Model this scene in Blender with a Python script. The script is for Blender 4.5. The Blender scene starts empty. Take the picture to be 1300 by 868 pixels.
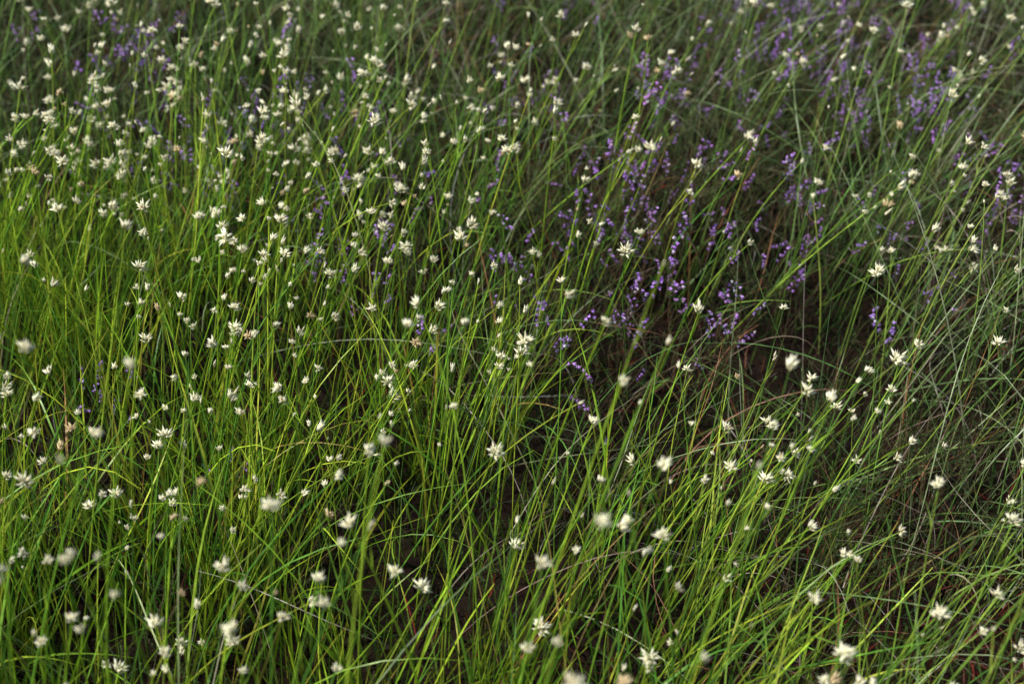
import bpy, math, numpy as np
from mathutils import Vector
rng=np.random.default_rng(11)
U=rng.uniform; N_=rng.normal
TAU=2*math.pi
# ---------------------------------------------------------------- noise / ground height
_k=[(rng.normal(size=2),rng.uniform(0,TAU)) for _ in range(24)]
def noise(x,y,f,o=0):
    r=np.zeros_like(x,dtype=float)
    for i in range(8):
        d,p=_k[(i+o)%24]
        d=d/np.linalg.norm(d)
        ff=f*(0.7+0.16*i)
        r+=np.sin((x*d[0]+y*d[1])*ff*TAU+p*(i+1+o))
    return r/2.8
def gh(x,y):
    return 0.018*noise(x,y,1.1,3)+0.010*noise(x,y,3.1,9)
def sm(a,b,x):
    t=np.clip((x-a)/(b-a),0,1); return t*t*(3-2*t)
# ---------------------------------------------------------------- mesh accumulators
class Acc:
    def __init__(s): s.V=[];s.F=[];s.C=[];s.n=0
    def add(s,V,F,C):
        s.V.append(V.astype(np.float32)); s.F.append((F+s.n).astype(np.int32)); s.C.append(C.astype(np.float32)); s.n+=len(V)
    def build(s,name,mat):
        V=np.concatenate(s.V);F=np.concatenate(s.F);C=np.concatenate(s.C)
        me=bpy.data.meshes.new(name)
        me.vertices.add(len(V)); me.vertices.foreach_set('co',V.ravel())
        me.loops.add(F.size); me.loops.foreach_set('vertex_index',F.ravel())
        me.polygons.add(len(F)); me.polygons.foreach_set('loop_start',np.arange(0,F.size,3,dtype=np.int32))
        me.update(calc_edges=True)
        a=me.color_attributes.new('Col','FLOAT_COLOR','POINT')
        a.data.foreach_set('color',np.concatenate([C,np.ones((len(C),1),np.float32)],1).ravel())
        me.materials.append(mat)
        ob=bpy.data.objects.new(name,me); bpy.context.scene.collection.objects.link(ob)
        print(name,len(F)); return ob
def strands(acc,base,phi,th0,curv,L,w,S,c0,c1,sides=2,tw=None,taper=2.5,pw=1.4,tip=0.12):
    n=len(base); s=np.linspace(0,1,S+1)[None,:]
    if tw is None: tw=N_(0,.35,n)
    th=th0[:,None]+curv[:,None]*s**pw
    ph=phi[:,None]+tw[:,None]*s+0.10*np.sin(s*7+phi[:,None]*9)
    d=np.stack([np.sin(th)*np.cos(ph),np.sin(th)*np.sin(ph),np.cos(th)],-1)
    mid=(d[:,1:]+d[:,:-1])*.5*(L/S)[:,None,None]
    c=np.concatenate([base[:,None,:],base[:,None,:]+np.cumsum(mid,1)],1)
    side=np.stack([-np.sin(ph),np.cos(ph),np.zeros_like(ph)],-1)
    nor=np.cross(d,side)
    wid=w[:,None]*np.clip(1-s**taper,tip,1)*0.5
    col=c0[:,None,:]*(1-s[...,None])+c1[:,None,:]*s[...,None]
    a0=U(0,TAU,n)[:,None]
    rings=[]
    for k in range(sides):
        a=a0+k*TAU/sides+ (s*1.2 if sides==2 else 0)
        rings.append(c+(np.cos(a)[...,None]*side+np.sin(a)[...,None]*nor)*wid[...,None])
    P=np.stack(rings,2)
    V=P.reshape(-1,3)
    C=np.repeat(col[:,:,None,:],sides,2).reshape(-1,3)
    m=[]
    for j in range(S):
        for k in range(sides if sides>2 else 1):
            a=j*sides+k;b=j*sides+(k+1)%sides
            m+= [[a,b,b+sides],[a,b+sides,a+sides]]
    m=np.array(m)
    F=(m[None]+(np.arange(n)*(S+1)*sides)[:,None,None]).reshape(-1,3)
    acc.add(V,F,C)
    return c,d
def stamp(acc,T,pos,R,sc,tint):
    V,F,C=T; n=len(pos)
    if n==0: return
    VV=np.einsum('nij,vj->nvi',R,V)*sc[:,None,None]+pos[:,None,:]
    CC=np.clip(C[None]*tint[:,None,:],0,1)
    FF=(F[None]+(np.arange(n)*len(V))[:,None,None]).reshape(-1,3)
    acc.add(VV.reshape(-1,3),FF,CC.reshape(-1,3))
def frame(d,spin):
    d=d/np.linalg.norm(d,axis=1,keepdims=True)
    up=np.where(np.abs(d[:,2:3])>.95,np.array([[1.,0,0]]),np.array([[0,0,1.]]))
    x=np.cross(up,d); x/=np.linalg.norm(x,axis=1,keepdims=True); y=np.cross(d,x)
    c=np.cos(spin)[:,None];s=np.sin(spin)[:,None]
    return np.stack([c*x+s*y,-s*x+c*y,d],-1)
def mixcol(pal,n,j=.15):
    pal=np.array(pal); i=rng.integers(0,len(pal),n)
    return pal[i]*(1+N_(0,j,(n,1)))*(1+N_(0,j*.4,(n,3)))
def clipc(c): return np.clip(c,.004,.95)
# ---------------------------------------------------------------- vegetation zones (world metres)
def gaps(x,y): return .14+.86*sm(-.40,.35,noise(x,y,2.6,14))
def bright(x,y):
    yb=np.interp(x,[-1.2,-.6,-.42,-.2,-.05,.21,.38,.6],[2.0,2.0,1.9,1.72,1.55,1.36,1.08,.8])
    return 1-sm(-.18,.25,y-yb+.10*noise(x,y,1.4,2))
def heath(x,y):
    n=noise(x,y,3.4,5)
    r=.75*sm(.08,.40,x+.10*n)*sm(1.5,1.85,y+.06*noise(x,y,1.7,7))*(1-.6*sm(2.3,2.7,y))*(.65+.45*n)
    c=.28*np.exp(-((x-.0)/.28)**2-((y-1.95)/.3)**2)*(.6+.6*n)
    l=.35*np.exp(-((x+.45)/.13)**2-((y-2.12)/.15)**2)
    return np.clip(r+c+l+.035*sm(1.3,1.7,y),0,1)
def scatter(n,f,x0=-1.6,x1=1.6,y0=.35,y1=3.5):
    out=[];t=0
    while t<n:
        x=U(x0,x1,n*2);y=U(y0,y1,n*2); k=U(0,1,n*2)<f(x,y)
        out.append(np.stack([x[k],y[k]],1)); t+=k.sum()
    p=np.concatenate(out)[:n]
    return np.concatenate([p,gh(p[:,0],p[:,1])[:,None]],1)
def lean(n,mx,my,sd):
    a=N_(mx,sd,n);b=N_(my,sd,n); return np.arctan2(b,a),np.hypot(a,b)
def clump(n,per,f,r,**k):
    m=max(1,n//per); c=scatter(m,f,**k); i=rng.integers(0,m,n)
    p=c[i]+np.concatenate([N_(0,r,(n,2)),np.zeros((n,1))],1)
    p[:,2]=gh(p[:,0],p[:,1])-.004; return p,i
# ---------------------------------------------------------------- materials
def vmat(name,rough=.5,trans=.3,spec=.4,noise_s=60,amt=.35):
    m=bpy.data.materials.new(name); m.use_nodes=True; nt=m.node_tree; nd=nt.nodes; lk=nt.links
    b=nd['Principled BSDF']; out=nd['Material Output']
    at=nd.new('ShaderNodeAttribute'); at.attribute_name='Col'
    tc=nd.new('ShaderNodeTexCoord'); nz=nd.new('ShaderNodeTexNoise'); nz.inputs['Scale'].default_value=noise_s; nz.inputs['Detail'].default_value=1
    lk.new(tc.outputs['Object'],nz.inputs['Vector'])
    mr=nd.new('ShaderNodeMapRange'); mr.inputs[1].default_value=.3; mr.inputs[2].default_value=.7; mr.inputs[3].default_value=1-amt; mr.inputs[4].default_value=1+amt
    lk.new(nz.outputs['Fac'],mr.inputs[0])
    mu=nd.new('ShaderNodeVectorMath'); mu.operation='SCALE'; lk.new(at.outputs['Color'],mu.inputs[0]); lk.new(mr.outputs[0],mu.inputs['Scale'])
    lk.new(mu.outputs[0],b.inputs['Base Color']); b.inputs['Roughness'].default_value=rough; b.inputs['Specular IOR Level'].default_value=spec
    if trans>0:
        tr=nd.new('ShaderNodeBsdfTranslucent'); lk.new(mu.outputs[0],tr.inputs['Color'])
        mx=nd.new('ShaderNodeMixShader'); mx.inputs[0].default_value=trans
        lk.new(b.outputs[0],mx.inputs[1]); lk.new(tr.outputs[0],mx.inputs[2]); lk.new(mx.outputs[0],out.inputs['Surface'])
    return m
M_blade=vmat('sedge_blade',.40,.20,.4)
M_head=vmat('sedge_spikelet',.7,.2,.2,300,.12)
M_heather=vmat('heather_shoot',.65,.2,.2,200,.25)
M_dead=vmat('dead_grass',.6,0,.2)
M_moss=vmat('bog_moss',.8,0,.1)
# ---------------------------------------------------------------- ground sheet
def axis(c):
    a=np.arange(-3,3.001,.04); e=3+np.cumsum(.05*1.25**np.arange(34)); e=e[e<900]
    e=np.append(e,900.); return np.concatenate([-e[::-1],a,e])+c
gx=axis(0);gy=axis(2); X,Y=np.meshgrid(gx,gy); Z=gh(X,Y)*np.exp(-np.hypot(X,Y-2)/200)
nx,ny=len(gx),len(gy); idx=np.arange(nx*ny).reshape(ny,nx)
a=idx[:-1,:-1].ravel();b=idx[:-1,1:].ravel();c=idx[1:,1:].ravel();d=idx[1:,:-1].ravel()
A=Acc(); A.add(np.stack([X.ravel(),Y.ravel(),Z.ravel()],1),np.concatenate([np.stack([a,b,c],1),np.stack([a,c,d],1)]),np.full((nx*ny,3),.03))
gm=bpy.data.materials.new('bog_ground'); gm.use_nodes=True; nt=gm.node_tree; b=nt.nodes['Principled BSDF']
tc=nt.nodes.new('ShaderNodeTexCoord'); nz=nt.nodes.new('ShaderNodeTexNoise'); nz.inputs['Scale'].default_value=9; nz.inputs['Detail'].default_value=8; nz.inputs['Roughness'].default_value=.7
nt.links.new(tc.outputs['Object'],nz.inputs['Vector'])
cr=nt.nodes.new('ShaderNodeValToRGB'); e=cr.color_ramp.elements
e[0].position=.35;e[0].color=(.006,.004,.003,1);e[1].position=.7;e[1].color=(.012,.015,.006,1)
k=cr.color_ramp.elements.new(.52);k.color=(.015,.008,.005,1)
nt.links.new(nz.outputs['Fac'],cr.inputs[0]); nt.links.new(cr.outputs[0],b.inputs['Base Color']); b.inputs['Roughness'].default_value=.95; b.inputs['Specular IOR Level'].default_value=.1
nz2=nt.nodes.new('ShaderNodeTexNoise'); nz2.inputs['Scale'].default_value=120; nt.links.new(tc.outputs['Object'],nz2.inputs['Vector'])
bp=nt.nodes.new('ShaderNodeBump'); bp.inputs['Distance'].default_value=.01; nt.links.new(nz2.outputs['Fac'],bp.inputs['Height']); nt.links.new(bp.outputs[0],b.inputs['Normal'])
A.build('ground',gm)
# ---------------------------------------------------------------- moss / low undergrowth
A=Acc(); n=46000
p=scatter(n,lambda x,y:np.ones_like(x)); ph=U(0,TAU,n)
red=sm(.1,.4,p[:,0])*(1-sm(1.2,1.5,p[:,1]))*.8+.22*(noise(p[:,0],p[:,1],1.5,4)>.2)
cg=mixcol([(.018,.042,.009),(.030,.056,.012),(.016,.030,.010),(.030,.022,.012)],n,.25)
crd=mixcol([(.14,.022,.016),(.09,.027,.016),(.12,.045,.028)],n)
k=(U(0,1,n)<red)[:,None]; cc=clipc(np.where(k,crd,cg))
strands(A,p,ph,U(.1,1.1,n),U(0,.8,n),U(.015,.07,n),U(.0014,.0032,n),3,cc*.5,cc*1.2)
A.build('bog_moss',M_moss)
# ---------------------------------------------------------------- sedge leaves
A=Acc()
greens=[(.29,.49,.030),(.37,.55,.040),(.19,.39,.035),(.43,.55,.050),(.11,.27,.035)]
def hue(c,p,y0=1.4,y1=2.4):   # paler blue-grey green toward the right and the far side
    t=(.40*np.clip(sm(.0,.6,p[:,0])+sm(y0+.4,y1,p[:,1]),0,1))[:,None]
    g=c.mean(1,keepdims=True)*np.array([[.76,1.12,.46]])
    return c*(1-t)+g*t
def leanx(p,m,sd):
    n=len(p); return lean(n,m+.14*sm(-.4,.4,p[:,0]),.0,sd)
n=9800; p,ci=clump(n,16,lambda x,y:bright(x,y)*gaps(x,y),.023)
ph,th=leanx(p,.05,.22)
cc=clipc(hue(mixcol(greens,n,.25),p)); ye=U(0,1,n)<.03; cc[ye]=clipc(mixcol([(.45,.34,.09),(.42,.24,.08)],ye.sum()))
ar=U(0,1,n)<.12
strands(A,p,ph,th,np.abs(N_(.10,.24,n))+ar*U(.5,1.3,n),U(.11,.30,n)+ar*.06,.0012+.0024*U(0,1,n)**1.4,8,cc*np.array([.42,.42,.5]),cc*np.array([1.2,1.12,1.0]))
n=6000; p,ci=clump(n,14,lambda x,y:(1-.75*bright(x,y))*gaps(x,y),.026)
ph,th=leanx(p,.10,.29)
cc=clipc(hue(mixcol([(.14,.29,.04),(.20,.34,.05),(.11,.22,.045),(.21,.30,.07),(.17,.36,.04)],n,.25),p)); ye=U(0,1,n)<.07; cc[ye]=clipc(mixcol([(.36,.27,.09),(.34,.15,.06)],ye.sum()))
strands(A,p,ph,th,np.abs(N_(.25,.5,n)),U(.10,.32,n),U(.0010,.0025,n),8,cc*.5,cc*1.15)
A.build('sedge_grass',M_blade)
# long fine grey-green moor grass
A=Acc(); n=2900
p,ci=clump(n,8,lambda x,y:.15+.85*np.clip(sm(1.9,2.4,y)+.8*sm(.25,.6,x),0,1),.04)
ph,th=lean(n,.15,-.08,.40)
cc=clipc(mixcol([(.21,.34,.13),(.29,.39,.17),(.17,.31,.09),(.36,.40,.22)],n,.2))
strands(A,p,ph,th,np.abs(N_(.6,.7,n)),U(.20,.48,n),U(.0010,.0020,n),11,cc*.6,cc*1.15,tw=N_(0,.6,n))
A.build('moor_grass',M_blade)
# dead grass
A=Acc(); n=4000
p,ci=clump(n,9,lambda x,y:.10+.90*np.clip(sm(.0,.5,x)*(1-.6*sm(1.6,2.1,y))+.3*sm(2.0,2.5,y),0,1),.05)
cc=clipc(mixcol([(.38,.33,.25),(.28,.22,.16),(.48,.44,.37),(.34,.16,.09),(.22,.17,.14)],n))
strands(A,p,U(0,TAU,n),np.abs(N_(.55,.35,n)),np.abs(N_(1.1,.6,n)),U(.08,.32,n),U(.0007,.0016,n),10,cc*.6,cc*1.1,tw=N_(0,1.2,n))
A.build('dead_grass',M_dead)
# ---------------------------------------------------------------- beak sedge with flower heads
def head_template(nsp,cone,ln):
    V=[];F=[];C=[];o=0
    for i in range(nsp):
        t=cone*math.sqrt((i+.5)/nsp)*U(.8,1.1); a=i*2.4+U(-.4,.4)
        d=np.array([math.sin(t)*math.cos(a),math.sin(t)*math.sin(a),math.cos(t)])
        x=np.cross(d,[.3,.9,.1]);x/=np.linalg.norm(x);y=np.cross(d,x)
        l=ln*U(.65,1.2); w=l*U(.10,.15); b0=d*l*.12+np.array([0,0,U(-.0026,.0016)])
        pts=[b0]+[b0+d*l*.4+w*(math.cos(q)*x+math.sin(q)*y) for q in (0,TAU/4,TAU/2,TAU*.75)]+[b0+d*l]
        V+=pts; base=U(0,1)<.25
        cb=(.52,.52,.22); cm=(.89,.86,.59) if not base else (.80,.70,.42); ct=(.95,.93,.74)
        C+=[cb]+[cm]*4+[ct]
        for q in range(4):
            F+=[[o,o+1+(q+1)%4,o+1+q],[o+5,o+1+q,o+1+(q+1)%4]]
        o+=6
    return np.array(V),np.array(F),np.array(C)
T_open=[head_template(rng.integers(22,36),U(.9,1.4),.0075) for _ in range(8)]
T_mid=[head_template(rng.integers(12,20),U(.5,.8),.0080) for _ in range(6)]
T_bud=[head_template(rng.integers(4,7),U(.2,.35),.0080) for _ in range(4)]
def heads_at(acc,pos,d,sc):
    n=len(pos); T=T_open+T_mid+T_bud
    pr=np.array([.055]*8+[.065]*6+[.0425]*4); pr/=pr.sum(); ti=rng.choice(len(T),n,p=pr)
    d=d+N_(0,.12,(n,3)); R=frame(d,U(0,TAU,n)); tint=(1+N_(0,.06,(n,1)))*np.array([[1,1,1]])
    br=U(0,1,n)<.06; tint[br]*=np.array([.8,.66,.52])
    for k in range(len(T)):
        m=ti==k; stamp(acc,T[k],pos[m],R[m],sc[m],tint[m])
A=Acc();B=Acc()
def hd(x,y):
    l=(1-sm(2.0,2.4,y+.1*noise(x,y,1.4,2)))*(1-sm(-.30,.02,x))*sm(.9,1.3,y)*.85+bright(x,y)*.22
    return np.clip(l*(.7+.5*noise(x,y,2.4,11))+.15,0,1)
def flowering(p,L,mx,sd,sc0=1.0):
    n=len(p)
    ph,th=lean(n,mx+.16*sm(-.3,.5,p[:,0]),.0,sd)
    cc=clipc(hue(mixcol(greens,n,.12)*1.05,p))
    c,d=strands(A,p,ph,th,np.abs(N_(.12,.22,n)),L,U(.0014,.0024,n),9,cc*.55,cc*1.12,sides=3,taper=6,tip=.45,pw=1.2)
    heads_at(B,c[:,-1],d[:,-1],sc0*np.clip(N_(1.05,.28,n),.5,1.8))
    k=np.where(U(0,1,n)<.42)[0]
    b0=c[k,7]; phi=ph[k]+U(-1.2,1.2,len(k))
    c2,d2=strands(A,b0,phi,th[k]+.15,U(-.1,.1,len(k)),U(.015,.05,len(k)),U(.0008,.0011,len(k)),3,cc[k],cc[k],sides=3,taper=6,tip=.6)
    heads_at(B,c2[:,-1],d2[:,-1],np.clip(N_(.70,.15,len(k)),.4,1.1))
    strands(A,c[:,-2],ph+U(-.8,.8,n),th+U(0,.3,n),U(0,.4,n),U(.02,.05,n),U(.0007,.0012,n),4,cc,cc*1.2)
n=2850; p,_=clump(n,4,hd,.026); flowering(p,U(.18,.38,n),.12,.17)
n=90; p=scatter(n,lambda x,y:.6+.4*bright(x,y),-1.0,1.0,.5,1.15); flowering(p,U(.38,.50,n),.08,.12,1.0)
n=22; p=scatter(n,lambda x,y:.35+.65*(1-sm(-.25,.15,x)),-.6,.6,.65,1.0); flowering(p,U(.48,.62,n),.04,.08,.85)
st=A.build('stems',M_blade); hh=B.build('flower_heads',M_head)
e=bpy.data.objects.new('white_beak_sedge',None); bpy.context.scene.collection.objects.link(e)
st.parent=e; hh.parent=e
# ---------------------------------------------------------------- heather
def path(p0,d0,L,S,wob):
    p=[np.array(p0)];d=np.array(d0,float)
    for i in range(S):
        d=d+N_(0,wob,3)+np.array([0,0,.06]); d/=np.linalg.norm(d); p.append(p[-1]+d*L/S)
    return np.array(p)
def heather_template(flower):
    V=[];F=[];C=[]
    def add(v,f,c):
        o=len(V); V.extend(v); F.extend([[i+o for i in t] for t in f]); C.extend(c)
    def tube(P,r,c):
        v=[];f=[]
        for j,q in enumerate(P):
            rr=r*(1-.5*j/len(P))
            v+=[q+rr*np.array([math.cos(a),math.sin(a),0]) for a in (0,2.1,4.2)]
        for j in range(len(P)-1):
            for k in range(3):
                a=j*3+k;b=j*3+(k+1)%3; f+=[[a,b,b+3],[a,b+3,a+3]]
        add(v,f,[c]*len(v))
    def leafy(P,a0,a1,ln,step):
        seg=np.linalg.norm(P[1]-P[0]); tot=seg*(len(P)-1); s=a0*tot
        while s<a1*tot:
            i=min(int(s/seg),len(P)-2); q=P[i]+(P[i+1]-P[i])*(s/seg-i); ax=(P[i+1]-P[i])/seg
            a=U(0,TAU); r=np.array([math.cos(a),math.sin(a),0]); t=np.cross(ax,r); dr=ax*.75+r*.8; l=ln*U(.7,1.2)
            g=U(.7,1.3); c=(.065*g,.145*g,.038*g)
            add([q-t*l*.2,q+t*l*.2,q+dr*l],[[0,1,2]],[c,c,(c[0]*1.3,c[1]*1.25,c[2]*1.3)])
            s+=step
    def bells(P,a0,a1):
        seg=np.linalg.norm(P[1]-P[0]); tot=seg*(len(P)-1); s=a0*tot; sd=U(0,TAU)
        while s<a1*tot:
            i=min(int(s/seg),len(P)-2); q=P[i]+(P[i+1]-P[i])*(s/seg-i); ax=(P[i+1]-P[i])/seg
            a=sd+N_(0,.9); r=np.array([math.cos(a),math.sin(a),0]); d=r*.9+ax*U(-.9,.3); d/=np.linalg.norm(d)
            x=np.cross(d,[.1,.2,.95]);x/=np.linalg.norm(x);y=np.cross(d,x); l=.0040*U(.65,1.25)
            b0=q+d*.0020
            v=[b0]+[b0+d*l*.55+.0014*(math.cos(k)*x+math.sin(k)*y) for k in (0,TAU/4,TAU/2,TAU*.75)]+[b0+d*l*1.05+.0020*(math.cos(k)*x+math.sin(k)*y) for k in (.78,2.35,3.93,5.5)]
            f=[]
            for k in range(4):
                k2=(k+1)%4; f+=[[0,1+k2,1+k],[1+k,1+k2,5+k]]
            g=U(.75,1.2); c=np.array((.50,.27,.74))*g
            if U(0,1)<.12: c=np.array((.76,.64,.82))
            c=np.minimum(c,.92)
            add(v,f,[c*.75]+[c]*4+[np.minimum(c*1.3,.95)]*4)
            s+=U(.0018,.0042)
    main=path([0,0,0],[N_(0,.15),N_(0,.15),1],U(.14,.21),10,.14)
    tube(main,.0009,(.10,.06,.035)); leafy(main,.35,1,.0034,.0021)
    if flower: bells(main,U(.78,.88),.97)
    for b in range(rng.integers(5,8)):
        i=rng.integers(3,9); a=U(0,TAU)
        P=path(main[i],[.7*math.cos(a),.7*math.sin(a),.9],U(.035,.07),6,.15)
        tube(P,.0006,(.12,.075,.045)); leafy(P,.0,1,.0034,.0019)
        if flower and U(0,1)<.4: bells(P,U(.5,.72),.97)
    return np.array(V),np.array(F),np.array(C)
A=Acc()
TF=[heather_template(True) for _ in range(14)]; TG=[heather_template(False) for _ in range(8)]
def place(Ts,p,s0,s1):
    n=len(p); ti=rng.integers(0,len(Ts),n); d=np.stack([N_(.10,.22,n),N_(0,.22,n),np.ones(n)],1); R=frame(d,U(0,TAU,n))
    sc=U(s0,s1,n); tint=(1+N_(0,.15,(n,1)))*np.ones((1,3))*(1+N_(0,.05,(n,3)))
    for k in range(len(Ts)):
        m=ti==k; stamp(A,Ts[k],p[m],R[m],sc[m],tint[m])
p,_=clump(500,3,lambda x,y:heath(x,y),.04,x0=-1.3,x1=1.4,y0=1.1,y1=3.2); place(TF,p,.85,1.4)
p,_=clump(1900,6,lambda x,y:1-.8*bright(x,y),.06,x0=-1.3,x1=1.4,y0=.6,y1=3.0); place(TG,p,.6,1.1)
A.build('heather',M_heather)
# ---------------------------------------------------------------- surrounding bog vegetation further out
A=Acc(); n=26000
def ring(x,y): return ((np.abs(x)>1.5)|(y>3.4)|(y<.4)).astype(float)
p,_=clump(n,30,ring,.05,x0=-8,x1=8,y0=-5,y1=13)
k=~((np.abs(p[:,0])<.6)&(np.abs(p[:,1])<.5)); p=p[k]; n=len(p)
ph,th=lean(n,.2,0,.25); cc=clipc(mixcol([(.22,.36,.05),(.16,.27,.05),(.28,.30,.12),(.22,.30,.13)],n))
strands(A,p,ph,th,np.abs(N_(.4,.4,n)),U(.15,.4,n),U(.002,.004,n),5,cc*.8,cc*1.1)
A.build('distant_grass',M_blade)
# ---------------------------------------------------------------- world, sun, camera
sc=bpy.context.scene
w=bpy.data.worlds.new('World'); sc.world=w; w.use_nodes=True; nt=w.node_tree
sky=nt.nodes.new('ShaderNodeTexSky'); sky.sky_type='NISHITA'; sky.sun_disc=False
el=math.radians(54); az=math.radians(-100)   # sun azimuth measured from +Y toward +X
sky.sun_elevation=el; sky.sun_rotation=az; sky.dust_density=3; sky.ozone_density=1
nt.links.new(sky.outputs[0],nt.nodes['Background'].inputs[0]); nt.nodes['Background'].inputs[1].default_value=.105
sl=bpy.data.lights.new('sun','SUN'); sl.energy=5; sl.angle=math.radians(9); sl.color=(1,.98,.93)
so=bpy.data.objects.new('sun',sl); sc.collection.objects.link(so)
sd=Vector((math.sin(az)*math.cos(el),math.cos(az)*math.cos(el),math.sin(el)))
so.rotation_euler=sd.to_track_quat('Z','Y').to_euler()
cam=bpy.data.cameras.new('camera'); co=bpy.data.objects.new('camera',cam); sc.collection.objects.link(co); sc.camera=co
co.location=(0,0,1.20); co.rotation_euler=(math.radians(56),0,0)
cam.lens=55; cam.sensor_width=36; cam.clip_start=.02; cam.clip_end=3000
cam.dof.use_dof=True; cam.dof.focus_distance=1.70; cam.dof.aperture_fstop=5.0
sc.view_settings.view_transform='Standard'; sc.view_settings.look='None'; sc.view_settings.exposure=0; sc.view_settings.gamma=1
